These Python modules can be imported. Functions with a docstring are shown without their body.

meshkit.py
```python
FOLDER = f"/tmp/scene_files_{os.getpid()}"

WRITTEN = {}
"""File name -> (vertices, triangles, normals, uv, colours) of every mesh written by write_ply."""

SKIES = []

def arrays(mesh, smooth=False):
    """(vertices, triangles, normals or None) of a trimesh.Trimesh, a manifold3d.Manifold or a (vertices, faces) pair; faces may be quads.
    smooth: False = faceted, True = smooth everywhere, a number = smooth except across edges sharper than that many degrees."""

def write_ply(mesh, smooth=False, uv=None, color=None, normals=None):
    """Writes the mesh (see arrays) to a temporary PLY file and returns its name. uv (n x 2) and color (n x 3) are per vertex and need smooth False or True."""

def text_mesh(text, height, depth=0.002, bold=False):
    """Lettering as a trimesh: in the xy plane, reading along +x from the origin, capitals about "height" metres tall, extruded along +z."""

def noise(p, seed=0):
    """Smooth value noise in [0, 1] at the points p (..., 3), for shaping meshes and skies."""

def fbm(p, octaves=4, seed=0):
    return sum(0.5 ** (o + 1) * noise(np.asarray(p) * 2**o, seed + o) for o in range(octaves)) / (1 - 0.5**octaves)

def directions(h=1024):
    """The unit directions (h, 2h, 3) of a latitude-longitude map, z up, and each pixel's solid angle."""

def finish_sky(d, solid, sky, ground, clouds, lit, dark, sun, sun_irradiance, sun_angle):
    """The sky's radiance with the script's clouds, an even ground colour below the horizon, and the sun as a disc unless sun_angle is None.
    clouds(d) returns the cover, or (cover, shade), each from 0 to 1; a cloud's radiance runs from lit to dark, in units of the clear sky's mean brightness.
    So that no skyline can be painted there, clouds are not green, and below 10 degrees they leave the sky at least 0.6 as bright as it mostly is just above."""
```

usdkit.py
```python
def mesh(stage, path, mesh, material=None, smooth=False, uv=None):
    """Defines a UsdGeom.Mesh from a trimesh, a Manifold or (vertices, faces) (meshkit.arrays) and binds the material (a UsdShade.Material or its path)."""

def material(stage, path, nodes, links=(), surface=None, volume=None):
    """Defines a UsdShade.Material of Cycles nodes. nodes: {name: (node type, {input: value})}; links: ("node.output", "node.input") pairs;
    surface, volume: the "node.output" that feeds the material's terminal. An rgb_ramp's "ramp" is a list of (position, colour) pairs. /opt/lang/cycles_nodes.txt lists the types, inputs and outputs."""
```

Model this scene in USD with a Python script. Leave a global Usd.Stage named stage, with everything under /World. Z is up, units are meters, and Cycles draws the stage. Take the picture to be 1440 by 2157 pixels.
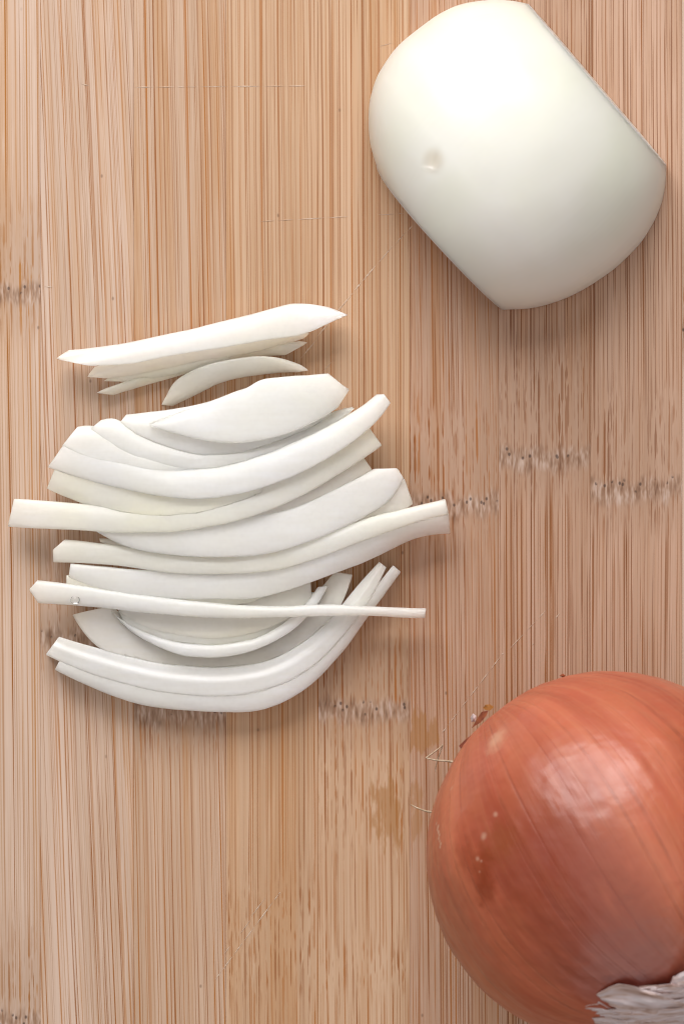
import math, random
import numpy as np, trimesh, usdkit, meshkit
from scipy.interpolate import PchipInterpolator
from pxr import Usd, UsdGeom, UsdLux, Gf, Sdf, UsdShade, Vt

stage = Usd.Stage.CreateInMemory()
UsdGeom.SetStageUpAxis(stage, UsdGeom.Tokens.z)
UsdGeom.SetStageMetersPerUnit(stage, 1.0)
UsdGeom.Xform.Define(stage, '/World')
UsdGeom.Scope.Define(stage, '/World/Looks')
rng = np.random.default_rng(7)
random.seed(7)

# ------------------------------------------------------------------ camera and light
H = 0.70                 # camera height above the board
S = 0.00012              # metres on the board for one unit of the layout grid (1440 x 2157)
FOCAL = 85.0
cam = UsdGeom.Camera.Define(stage, '/World/camera')
cam.AddTranslateOp().Set(Gf.Vec3d(0, 0, H))
cam.CreateFocalLengthAttr(FOCAL)
cam.CreateHorizontalApertureAttr(1440 * S * FOCAL / H)
cam.CreateVerticalApertureAttr(2157 * S * FOCAL / H)
cam.CreateClippingRangeAttr(Gf.Vec2f(0.01, 20))
cam.CreateFStopAttr(16.0)
cam.CreateFocusDistanceAttr(H - 0.010)
cam.CreateExposureAttr(0.16)


def area_light(path, at, target, w, h, color, intensity):
    l = UsdLux.RectLight.Define(stage, path)
    l.CreateWidthAttr(w); l.CreateHeightAttr(h)
    l.CreateColorAttr(Gf.Vec3f(*color)); l.CreateIntensityAttr(intensity)
    m = Gf.Matrix4d().SetLookAt(Gf.Vec3d(*at), Gf.Vec3d(*target), Gf.Vec3d(0, 0.01, 1)).GetInverse()
    l.AddTransformOp().Set(m)
    return l


# daylight from a window beyond the top of the picture, and the bounce of the room's ceiling
area_light('/World/window_light', (-0.19, 0.90, 0.66), (0, 0.02, 0.02), 0.95, 0.75, (1.0, 0.985, 0.985), 6.5)
area_light('/World/ceiling_light', (0.1, -0.1, 2.2), (0, 0, 0), 3.2, 3.2, (1.0, 0.965, 0.96), 0.66)
area_light('/World/room_light', (0.35, -1.35, 0.85), (0, 0, 0.02), 1.5, 1.0, (1.0, 0.955, 0.95), 1.2)

# ------------------------------------------------------------------ helpers
used = {}


def numbered(path):
    k = used.get(path, 0); used[path] = k + 1
    return path if k == 0 else f'{path}_{k:03d}'


def thing(name, label, cat, group=None, loc=(0, 0, 0)):
    x = UsdGeom.Xform.Define(stage, numbered('/World/' + name))
    x.AddTranslateOp().Set(Gf.Vec3d(*map(float, loc)))
    tag(x.GetPrim(), label, cat, group)
    return x


def tag(p, label=None, cat=None, group=None, kind=None):
    for k, v in (('label', label), ('category', cat), ('group', group), ('kind', kind)):
        if v:
            p.SetCustomDataByKey(k, v)


def obj(name, mesh, mat, parent=None, smooth=True, uv=None, label=None):
    base = parent.GetPath().pathString if parent else '/World'
    m = usdkit.mesh(stage, numbered(base + '/' + name), mesh, mat, smooth=smooth, uv=uv)
    if label:
        m.GetPrim().SetCustomDataByKey('label', label)
    return m


def P(px, py, z):
    """World point at height z (metres) that the layout grid shows at (px, py)."""
    k = S * (H - z) / H
    return np.stack([(np.asarray(px) - 720) * k, (1078.5 - np.asarray(py)) * k, np.broadcast_to(z, np.shape(px)) + 0 * k], -1)


def curve(pts, n):
    pts = np.asarray(pts, float)
    d = np.r_[0, np.cumsum(np.linalg.norm(np.diff(pts, axis=0), axis=1))]
    t = d / d[-1]
    if len(pts) == 2:
        f = lambda q: pts[0] + (pts[1] - pts[0]) * q[:, None]
    else:
        from scipy.interpolate import Akima1DInterpolator
        f = Akima1DInterpolator(t, pts)
    return f(np.linspace(0, 1, n))


# ------------------------------------------------------------------ materials
def mat(name, nodes, links, surface='p.BSDF'):
    return usdkit.material(stage, '/World/Looks/' + name, nodes, links, surface=surface)


def bamboo(i, base, line, slant, freq, contrast, node_ys, stains=(), edges=(0.0, 1.0), zones=()):
    """Side-pressed bamboo: thin fibre bundles that thicken, fade and break, growth nodes with pores, soft tone bands, old stains."""
    N, L = {}, []
    cnt = [0]

    def nd(kind, **inp):
        cnt[0] += 1
        n = f'n{cnt[0]}'
        vals = {}
        for k, v in inp.items():
            if isinstance(v, str) and '.' in v:
                L.append((v, f'{n}.{k}'))
            else:
                vals[k] = v
        N[n] = (kind, vals)
        return n

    def ma(op, a, b=0.0, c=0.0, clamp=False):
        return nd('math', math_type=op, value1=a, value2=b, value3=c, use_clamp=clamp) + '.value'

    def mr(v, a, b, c=0.0, d=1.0):
        return nd('map_range', range_type='smoothstep', value=v, from_min=a, from_max=b, to_min=c, to_max=d, clamp=True) + '.result'

    def mixc(f, a, b, t='mix'):
        return nd('mix_color', blend_type=t, fac=f, a=a, b=b) + '.result'

    def vec(x, y, z=0.0):
        return nd('combine_xyz', x=x, y=y, z=z) + '.vector'

    def noise(x, y, z, detail=1.0, rough=0.55):
        return nd('noise_texture', dimensions='3D', vector=vec(x, y, z), scale=1.0, detail=detail, roughness=rough) + '.fac'

    g = nd('geometry')
    sp = nd('separate_xyz', vector=g + '.position')
    X, Y = sp + '.x', sp + '.y'
    seed = 3.7 * i + 1.3
    # bundles lean a little and wander
    wav = noise(ma('multiply', X, 40), ma('multiply', Y, 6), seed)
    wv2 = noise(ma('multiply', X, 300), ma('multiply', Y, 30), seed + 2)
    xw = ma('multiply_add', ma('subtract', wav, 0.5), 0.0016, ma('multiply_add', Y, slant, X))
    xw = ma('multiply_add', ma('subtract', wv2, 0.5), 0.0002, xw)

    def bundles(pitch, w, fy, sd, lo, hi, soft=0.32):
        v = nd('voronoi_texture', dimensions='1D', feature='f1', w=ma('multiply_add', xw, 1.0 / pitch, sd * 13.7), scale=1.0, randomness=1.0)
        sc = nd('separate_color', color=v + '.color')
        n = noise(ma('multiply', sc + '.r', 57.0), ma('multiply_add', Y, fy, ma('multiply', sc + '.g', 50.0)), sd, 2.0)
        brk = nd('map_range', range_type='linear', value=n, from_min=lo, from_max=hi, to_min=0.0, to_max=1.0, clamp=True) + '.result'
        wd = ma('multiply', brk, ma('multiply_add', sc + '.b', 0.9, 0.35))
        prof = mr(ma('subtract', wd, ma('divide', v + '.distance', w)), 0.0, soft)
        return ma('multiply', prof, ma('multiply_add', sc + '.r', 0.55, 0.45))

    # masks round the nodes
    near, band, pore, zone = 0.0, 0.0, 0.0, 0.0
    for j, y0 in enumerate(node_ys):
        wob = noise(ma('multiply', X, 260), ma('multiply', Y, 60), seed + j, 3.0)
        dy = ma('multiply_add', ma('subtract', wob, 0.5), 0.0085, ma('subtract', Y, y0))
        up = mr(dy, 0.006, 0.034, 1.0, 0.0)
        dn = mr(dy, -0.016, -0.002, 0.0, 1.0)
        near = ma('maximum', near, ma('multiply', up, dn))
        b = ma('multiply', mr(dy, -0.0050, -0.0012), mr(dy, 0.0006, 0.0036, 1.0, 0.0))
        band = ma('maximum', band, b)
        pore = ma('maximum', pore, mr(ma('absolute', ma('subtract', dy, 0.0008)), 0.0006, 0.0016, 1.0, 0.0))

    for yc, hf in zones:
        zw = noise(ma('multiply', X, 320), ma('multiply', Y, 40), seed + 70, 3.0)
        zone = ma('maximum', zone, mr(ma('add', ma('absolute', ma('subtract', Y, yc)), ma('multiply', ma('subtract', zw, 0.5), 0.030)), hf * 0.2, hf * 1.1, 1.0, 0.0))
    dash = ma('maximum', near, zone)
    la = bundles(0.00118, 0.165, freq, seed, 0.34, 0.58)
    lb = bundles(0.00078, 0.215, freq * 1.3, seed + 4.1, 0.38, 0.62)
    lc = bundles(0.00210, 0.10, freq * 0.5, seed + 8.3, 0.36, 0.55)
    lines = ma('maximum', ma('maximum', la, lc), ma('multiply', lb, 0.80))
    if node_ys or zones:
        sa = bundles(0.00120, 0.24, 105.0, seed + 12.1, 0.41, 0.58)
        sb = bundles(0.00085, 0.26, 140.0, seed + 15.7, 0.43, 0.60)
        short = ma('maximum', sa, ma('multiply', sb, 0.8))
        lines = ma('add', ma('multiply', lines, ma('subtract', 1.0, dash)), ma('multiply', short, ma('multiply', dash, 0.95)))
    lines = ma('multiply', lines, contrast * 1.06, clamp=True)
    hair = mr(noise(ma('multiply', xw, 2600), ma('multiply', Y, 22), seed + 9, 2.0), 0.40, 0.68)
    pale = mr(noise(ma('multiply', xw, 1700), ma('multiply', Y, 45), seed + 19, 2.0), 0.54, 0.72)
    tone = mr(noise(ma('multiply', xw, 120), ma('multiply', Y, 2.2), seed + 14, 2.0), 0.3, 0.7)
    warm = mr(noise(ma('multiply', xw, 230), ma('multiply', Y, 4.0), seed + 17, 1.0), 0.50, 0.74)
    cloud = noise(ma('multiply', X, 60), ma('multiply', Y, 26), seed, 3.0)

    sc_ = lambda k: tuple(min(1.0, c * f) for c, f in zip(base, k))
    col = mixc(tone, sc_((1.09, 1.11, 1.14)), sc_((0.93, 0.90, 0.86)))
    col = mixc(ma('multiply', warm, 0.62), col, sc_((0.94, 0.74, 0.50)))
    col = mixc(ma('multiply', mr(cloud, 0.48, 0.72), 0.30), col, sc_((1.10, 1.13, 1.18)))
    col = mixc(ma('multiply', hair, 0.34), col, sc_((0.84, 0.68, 0.50)))
    col = mixc(ma('multiply', pale, 0.42), col, sc_((1.18, 1.22, 1.26)))
    # glue line along the right edge
    gl = ma('multiply', mr(ma('subtract', edges[1], X), 0.00012, 0.00055, 1.0, 0.0), mr(noise(0.0, ma('multiply', Y, 14), seed, 2.0), 0.35, 0.6))
    lines = ma('maximum', lines, ma('multiply', gl, 0.75))
    if node_ys:
        col = mixc(ma('multiply', near, 0.38), col, (0.40, 0.25, 0.165))
    tintl = mixc(mr(noise(ma('multiply', xw, 900), ma('multiply', Y, 6), seed + 31), 0.35, 0.65), tuple(c * f for c, f in zip(line, (0.98, 0.90, 0.70))), tuple(c * f for c, f in zip(line, (0.66, 0.54, 0.42))))
    col = mixc(lines, col, tintl)
    bumph = ma('multiply', lines, -0.5)
    if node_ys:
        sl = noise(ma('multiply', xw, 1150), ma('multiply', Y, 210), seed + 3, 2.0, 0.6)
        nodec = nd('rgb_ramp', fac=sl, ramp=[(0.30, (0.14, 0.065, 0.035)), (0.42, (0.29, 0.165, 0.10)), (0.52, (0.42, 0.275, 0.195)), (0.60, (0.56, 0.41, 0.325)), (0.72, (0.70, 0.56, 0.475))]) + '.color'
        col = mixc(ma('multiply', band, 0.68), col, nodec)
        vp = nd('voronoi_texture', dimensions='2D', feature='f1', vector=vec(ma('multiply_add', X, 390.0 + 23 * (i % 4), 7.1 * i), ma('multiply_add', Y, 300.0, 3.3 * i), 0.0), scale=1.0)
        pm = ma('multiply', mr(vp + '.distance', 0.07, 0.19, 1.0, 0.0), pore)
        col = mixc(ma('multiply', pm, 0.72), col, (0.05, 0.030, 0.024))
        bumph = ma('add', bumph, ma('multiply', ma('subtract', ma('multiply', sl, band), pm), 1.2))
    # sparse specks and old juice stains
    vs = nd('voronoi_texture', dimensions='2D', feature='f1', vector=vec(ma('multiply', X, 60), ma('multiply', Y, 38)), scale=1.0)
    speck = ma('multiply', mr(vs + '.distance', 0.006, 0.026, 1.0, 0.0), mr(nd('separate_color', color=vs + '.color') + '.g', 0.72, 0.8))
    col = mixc(ma('multiply', speck, 0.55), col, (0.16, 0.085, 0.045))
    for (sx, sy, rx, ry, amt) in stains:
        q = nd('noise_texture', dimensions='2D', vector=vec(ma('multiply', X, 620), ma('multiply', Y, 150)), scale=1.0, detail=3.0) + '.fac'
        ex = ma('power', ma('absolute', ma('divide', ma('subtract', X, sx), rx)), 2.0)
        ey = ma('power', ma('absolute', ma('divide', ma('subtract', Y, sy), ry)), 2.0)
        e = ma('add', ma('sqrt', ma('add', ex, ey)), ma('multiply', ma('subtract', q, 0.5), 2.2))
        col = mixc(ma('multiply', mr(e, 0.55, 1.0, 1.0, 0.0), amt), col, (0.40, 0.185, 0.055))
    bmp = nd('bump', height=bumph, strength=0.35, distance=0.00010)
    N['p'] = ('principled_bsdf', {'roughness': 0.55, 'specular_ior_level': 0.30})
    L.append((col, 'p.base_color')); L.append((bmp + '.normal', 'p.normal'))
    return mat(f'bamboo_{i:02d}', N, L)


def flesh(name, base, green, sss=1.0, rough=0.30, uvs=(1100.0, 14.0), bump=0.13, coat=0.22):
    N = {
        'g': ('geometry', {}),
        'mp': ('mapping', {'mapping_type': 'point', 'scale': (45.0, 480.0, 480.0)}),
        'f': ('noise_texture', {'dimensions': '3D', 'scale': 1.0, 'detail': 3.0, 'roughness': 0.6}),
        'fr': ('map_range', {'from_min': 0.35, 'from_max': 0.72, 'to_min': 0.0, 'to_max': 0.75, 'clamp': True}),
        'b': ('noise_texture', {'dimensions': '3D', 'scale': 55.0, 'detail': 2.0}),
        'br': ('map_range', {'from_min': 0.36, 'from_max': 0.66, 'to_min': 0.0, 'to_max': 1.0, 'clamp': True}),
        'c1': ('mix_color', {'a': base, 'b': green}),
        'c2': ('mix_color', {'b': tuple(min(1, c * f) for c, f in zip(base, (0.955, 0.94, 0.885)))}),
        'rn': ('noise_texture', {'dimensions': '3D', 'scale': 900.0, 'detail': 2.0}),
        'rr': ('map_range', {'from_min': 0.3, 'from_max': 0.7, 'to_min': rough - 0.09, 'to_max': rough + 0.12}),
        'bp': ('bump', {'strength': bump, 'distance': 0.00025}),
        'p': ('principled_bsdf', {'subsurface_weight': sss, 'subsurface_radius': (1.0, 0.96, 0.85), 'subsurface_scale': 0.0050,
                                  'subsurface_method': 'burley', 'ior': 1.38, 'coat_weight': coat, 'coat_roughness': 0.22}),
    }
    Lk = [('g.position', 'mp.vector'), ('mp.vector', 'f.vector'), ('f.fac', 'fr.value'), ('g.position', 'b.vector'), ('b.fac', 'br.value'),
          ('br.result', 'c1.fac'), ('c1.result', 'c2.a'), ('fr.result', 'c2.fac'), ('c2.result', 'p.base_color'), ('g.position', 'rn.vector'),
          ('rn.fac', 'rr.value'), ('rr.result', 'p.roughness'), ('f.fac', 'bp.height'), ('bp.normal', 'p.normal')]
    # deeper light travel mixed with the shallow one: wet, half clear flesh
    N['q'] = ('principled_bsdf', {**N['p'][1], 'subsurface_method': 'random_walk', 'subsurface_scale': 0.0045})
    N['mx'] = ('mix_closure', {'fac': 0.42})
    Lk += [(x, y.replace('p.', 'q.')) for x, y in Lk if y.startswith('p.')] + [('p.BSDF', 'mx.closure1'), ('q.BSDF', 'mx.closure2')]
    return mat(name, N, Lk, surface='mx.closure')


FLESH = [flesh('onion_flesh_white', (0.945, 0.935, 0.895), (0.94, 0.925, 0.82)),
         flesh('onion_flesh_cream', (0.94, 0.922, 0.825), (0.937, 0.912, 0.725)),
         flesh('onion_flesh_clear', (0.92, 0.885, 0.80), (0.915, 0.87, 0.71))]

# ------------------------------------------------------------------ bamboo cutting board
board = thing('cutting_board', 'light bamboo cutting board of upright glued strips under all the onions', 'cutting board')
EDGES = [-491, -298, -105, 85, 282, 476, 670, 863, 1050, 1243, 1436, 1629, 1822, 2015]
W = lambda px: (px - 720) * S
V = lambda py: (1078.5 - py) * S
tan, pink, warmc = (0.575, 0.395, 0.275), (0.615, 0.448, 0.340), (0.575, 0.375, 0.235)
dusk = (0.545, 0.350, 0.243)
org, brn = (0.40, 0.145, 0.024), (0.30, 0.112, 0.030)
SPEC = {  # base, line, slant, break frequency, contrast, nodes, stains, zones of short fibres
    2: (pink, (0.46, 0.195, 0.032), 0.012, 7.0, 0.92, [V(618), V(2150)], [], []),
    3: (pink, (0.44, 0.175, 0.035), 0.040, 16.0, 0.90, [V(1345)], [], []),
    4: (tan, (0.42, 0.16, 0.030), 0.022, 11.0, 0.90, [V(1500)], [], []),
    5: (warmc, org, 0.006, 9.0, 0.95, [], [], [(V(1990), 0.022)]),
    6: (warmc, org, 0.006, 12.0, 0.95, [V(1492)], [(W(815), V(1712), 0.0046, 0.0090, 0.62)], [(V(1660), 0.026), (V(2030), 0.012)]),
    7: (dusk, org, 0.010, 26.0, 0.92, [V(1060)], [(W(885), V(1545), 0.0052, 0.0062, 0.65), (W(876), V(1720), 0.0020, 0.0090, 0.5)], [(V(930), 0.014)]),
    8: (dusk, brn, 0.000, 28.0, 0.90, [V(960)], [], [(V(840), 0.016)]),
    9: (dusk, brn, 0.000, 28.0, 0.90, [V(1032)], [], [(V(930), 0.014)]),
    10: (pink, org, 0.004, 15.0, 0.85, [V(700)], [], []),
}
for i in range(len(EDGES) - 1):
    x0, x1 = W(EDGES[i]), W(EDGES[i + 1])
    y0, y1 = -0.215, 0.215
    dz = float(rng.uniform(-0.00001, 0.00001))
    gap, ch, th = 0.000012, 0.00005, 0.018
    prof = np.array([(x0 + gap, -th), (x1 - gap, -th), (x1 - gap, dz - ch), (x1 - gap - ch, dz), (x0 + gap + ch, dz), (x0 + gap, dz - ch)])
    v, f = [], []
    for y in (y0, y1):
        v += [(a, y, b) for a, b in prof]
    n = len(prof)
    for k in range(n):
        f += [(k, n + (k + 1) % n, (k + 1) % n), (k, n + k, n + (k + 1) % n)]
    for k in range(1, n - 1):
        f += [(0, k, k + 1), (n, n + k + 1, n + k)]
    m = trimesh.Trimesh(np.array(v), np.array(f), process=False)
    m.fix_normals()
    base, line, slant, ln, ct, nodes, stains, zones = SPEC.get(i, (tan, org, 0.01, 10.0, 0.88, [], [], []))
    jit = rng.uniform(0.97, 1.03)
    obj('bamboo_strip', m, bamboo(i, tuple(c * jit for c in base), line, slant, ln, ct, nodes, stains, (x0, x1), zones), board, smooth=False)

SCR = mat('scratched_bamboo', {'g': ('geometry', {}), 'n': ('noise_texture', {'scale': 1200.0, 'detail': 2.0}),
          'r': ('rgb_ramp', {'ramp': [(0.3, (0.54, 0.37, 0.25)), (0.7, (0.72, 0.56, 0.43))]}), 'p': ('principled_bsdf', {'roughness': 0.7})},
          [('g.position', 'n.vector'), ('n.fac', 'r.fac'), ('r.color', 'p.base_color')])


def scratch(a, b, width, gaps=0.35, bow=0.0):
    """A knife mark: a row of slivers of lifted fibre along one straight cut."""
    a, b = P(*a, 0.0), P(*b, 0.0)
    d = b - a; ln = np.linalg.norm(d); d /= ln; nrm = np.array([-d[1], d[0], 0])
    t, vs, fs = 0.0, [], []
    while t < ln:
        seg = rng.uniform(0.002, 0.009)
        if rng.random() > gaps * 0.35:
            e = min(t + seg, ln); k = len(vs)
            off = bow * 4 * (t / ln) * (1 - t / ln)
            w = width * rng.uniform(0.35, 0.8)
            p0, p1 = a + d * t + nrm * off, a + d * e + nrm * off
            mid = (p0 + p1) / 2
            up = np.array([0, 0, 0.00005])
            vs += [p0 + up, p1 + up, mid + nrm * w / 2 + up, mid - nrm * w / 2 + up, mid + up * 2.2]
            fs += [(k, k + 4, k + 2), (k + 2, k + 4, k + 1), (k + 1, k + 4, k + 3), (k + 3, k + 4, k)]
        t += seg
    m = trimesh.Trimesh(np.array(vs), np.array(fs), process=False)
    if m.face_normals[:, 2].mean() < 0:
        m.invert()
    obj('knife_mark', m, SCR, board, smooth=False)


scratch((282, 183), (645, 180), 0.00043, 0.15)
scratch((545, 466), (852, 449), 0.00035, 0.45)
scratch((632, 756), (870, 474), 0.00046, 0.22, 0.0007)
scratch((795, 98), (866, 78), 0.00035, 0.3)
scratch((452, 2066), (590, 1880), 0.00041, 0.4)
scratch((930, 1545), (1060, 1375), 0.00041, 0.3)
scratch((1070, 1370), (1150, 1285), 0.00029, 0.6)
scratch((700, 760), (640, 830), 0.00029, 0.6)
scratch((1180, 1290), (1120, 1360), 0.0003, 0.5)
scratch((560, 1890), (470, 2010), 0.0003, 0.5, 0.0004)
scratch((170, 175), (188, 180), 0.00043, 0.1)
scratch((92, 603), (112, 604), 0.00043, 0.1)


# ------------------------------------------------------------------ sliced onion
def slice_mesh(up, lo, zu, zl, depth, prof=None, tip_l=None, tip_r=None, n=56, r=0.0004, keep=0.86, seed=0, wob=0.00022, droop=True, squeeze=True):
    """A cut strip of onion layer. up / lo: its far and near top edges from left to right; zu / zl: heights in mm of those edges
    (a number or values along it); depth in mm; prof: [(v, mm)] relief across; tip_l / tip_r: a corner that the cut end runs out to."""
    U, Lo = curve(up, n), curve(lo, n)
    s = np.linspace(0, 1, n)
    zz = []
    for z in (zu, zl):
        z = np.atleast_1d(np.asarray(z, float))
        if len(z) == 1:
            z = z[0] * (np.array([0.72, 0.9, 1.0, 1.0, 0.9, 0.72]) if droop else np.ones(6))
        zz.append(PchipInterpolator(np.linspace(0, 1, len(z)), z)(s) / 1000 if len(z) > 1 else np.full(n, z[0] / 1000))
    ZU, ZL = zz
    if squeeze:
        ZU, ZL = [np.where(q_ > 0.007, 0.007 + (q_ - 0.007) * 0.58, q_) for q_ in (ZU, ZL)]
    vt = np.unique(np.r_[0, 0.02, 0.06, 0.13, 0.22, np.linspace(0.3, 0.7, 7), 0.78, 0.87, 0.94, 0.98, 1])
    rl = np.zeros_like(vt)
    if prof:
        pv = np.array(prof, float)
        rl = np.interp(vt, pv[:, 0], pv[:, 1]) / 1000
    rl = rl + 0.00050 * (1 - (2 * vt - 1) ** 2)
    vb = np.linspace(1, 0, 9)
    rings, uvs = [], []
    span = 0.16
    along = 0.0
    prev = None
    for k in range(n):
        a, b = U[k], Lo[k]
        wl = max(0.0, 1 - s[k] / span) ** 1.0 if tip_l is not None else 0
        wr = max(0.0, 1 - (1 - s[k]) / span) ** 1.0 if tip_r is not None else 0
        q = a + (b - a) * vt[:, None]
        qb = a + (b - a) * (0.5 + (vb - 0.5) * keep)[:, None]
        for w_, tip, end in ((wl, tip_l, 0), (wr, tip_r, -1)):
            if w_ > 0:
                A, B = U[end], Lo[end]
                tv = np.clip(np.dot(np.asarray(tip) - A, B - A) / max(np.dot(B - A, B - A), 1e-9), 0.03, 0.97)
                off = np.asarray(tip) - (A + (B - A) * tv)
                for arr, vv in ((q, vt), (qb, vb)):
                    bump = np.where(vv < tv, vv / tv, (1 - vv) / (1 - tv))
                    arr += w_ * bump[:, None] * off
        wid = np.linalg.norm(b - a) * S
        z = ZU[k] + (ZL[k] - ZU[k]) * vt + rl
        dep = depth / 1000
        rr = min(r, wid * 0.3, dep * 0.45)
        de = np.minimum(vt, 1 - vt) * wid
        drop = np.where(de < rr, rr - np.sqrt(np.maximum(rr**2 - (rr - de) ** 2, 0)), 0)
        zt = z - drop
        zb0 = ZU[k] + (ZL[k] - ZU[k]) * vb - dep
        deb = np.minimum(vb, 1 - vb) * wid
        zb = zb0 + np.where(deb < rr, rr - np.sqrt(np.maximum(rr**2 - (rr - deb) ** 2, 0)), 0) * 0.8
        zb = np.maximum(zb, 0.00015)
        zt = np.maximum(zt, 0.0008 + 0 * zt)
        ring = np.vstack([P(q[:, 0], q[:, 1], zt), P(qb[:, 0], qb[:, 1], np.minimum(zb, zt.min() - 0.0003))])
        c = ring.mean(0)
        if prev is not None:
            along += np.linalg.norm(c - prev)
        prev = c
        rings.append(ring)
        uvs.append(np.stack([np.full(len(ring), along), np.r_[vt, 1 + vb[::-1] * 0.5] * wid + seed * 0.37], -1))
    # soften the two cut ends: one inset ring beyond each, then a fan
    def cap(ring, inner):
        d = ring.mean(0) - inner.mean(0); d /= np.linalg.norm(d)
        c = ring.mean(0)
        return c + (ring - c) * 0.93 + d * 0.00018
    rings = [cap(rings[0], rings[2])] + rings + [cap(rings[-1], rings[-3])]
    uvs = [uvs[0]] + uvs + [uvs[-1]]
    m = len(rings[0])
    pts = np.vstack(rings); uv = np.vstack(uvs)
    ns = meshkit.fbm(pts * 140 + seed * 5.1, 3, seed)[:, None] - 0.5
    ns2 = meshkit.fbm(pts * 140 + 50 + seed * 3.3, 3, seed + 9)[:, None] - 0.5
    pts = pts + wob * 2 * np.hstack([ns * 0.6, ns2, ns]) * np.array([1, 1, 1.0])
    pts[:, 2] = np.maximum(pts[:, 2], 0.0001)
    f = []
    nr = len(rings)
    for k in range(nr - 1):
        for j in range(m):
            a, b = k * m + j, k * m + (j + 1) % m
            f += [(a, b, b + m), (a, b + m, a + m)]
    for k, flip in ((0, 0), (nr - 1, 1)):
        c = len(pts); pts = np.vstack([pts, pts[k * m:(k + 1) * m].mean(0)]); uv = np.vstack([uv, uv[k * m]])
        for j in range(m):
            a, b = k * m + j, k * m + (j + 1) % m
            f.append((c, b, a) if not flip else (c, a, b))
    t = trimesh.Trimesh(pts, np.array(f), process=False)
    if t.volume < 0:
        t.invert()
    return t, uv


sid = [0]


SLICES = []


def onion_slice(label, up, lo, zu, zl, depth, mat_i=0, group='sliced onion strips fanned in the pile', **kw):
    sid[0] += 1
    t, _ = slice_mesh(up, lo, zu, zl, depth, seed=sid[0], **kw)
    SLICES.append([label, t, mat_i, group])


def lay_slices():
    """Press the strips together: each one gives way where a strip lying over it touches it, so that none passes through another."""
    import manifold3d as m3
    order = [25, 8, 10, 5, 6, 7, 12, 9, 15, 11, 16, 14, 13, 17, 18, 21, 20, 19, 24, 22, 23, 0, 1, 2, 3, 4]
    man = lambda v, f: m3.Manifold(m3.Mesh(np.asarray(v, np.float32), np.asarray(f, np.uint32)))
    above, out = [], {}
    for k_ in order:
        t = SLICES[k_][1]
        m = man(t.vertices * 1000, t.faces)
        box = t.bounds * 1000
        for o, ob in above:
            if np.all(ob[0] < box[1] + 0.2) and np.all(ob[1] > box[0] - 0.2):
                m = m - o
        parts_ = m.decompose()
        vmax = max(p_.volume() for p_ in parts_)
        m = m3.Manifold.compose([p_ for p_ in parts_ if p_.volume() > 0.06 * vmax])
        g_ = m.to_mesh()
        out[k_] = trimesh.Trimesh(np.array(g_.vert_properties[:, :3], float) / 1000, np.array(g_.tri_verts), process=True)
        fat = t.vertices * 1000 + t.vertex_normals * 0.015
        above.append((man(fat, t.faces), box))
    for k_, (label, _, mat_i, group) in enumerate(SLICES):
        p_ = obj('onion_slice', out[k_], FLESH[mat_i], smooth=42)
        tag(p_.GetPrim(), label, 'onion slice', group)


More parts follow.
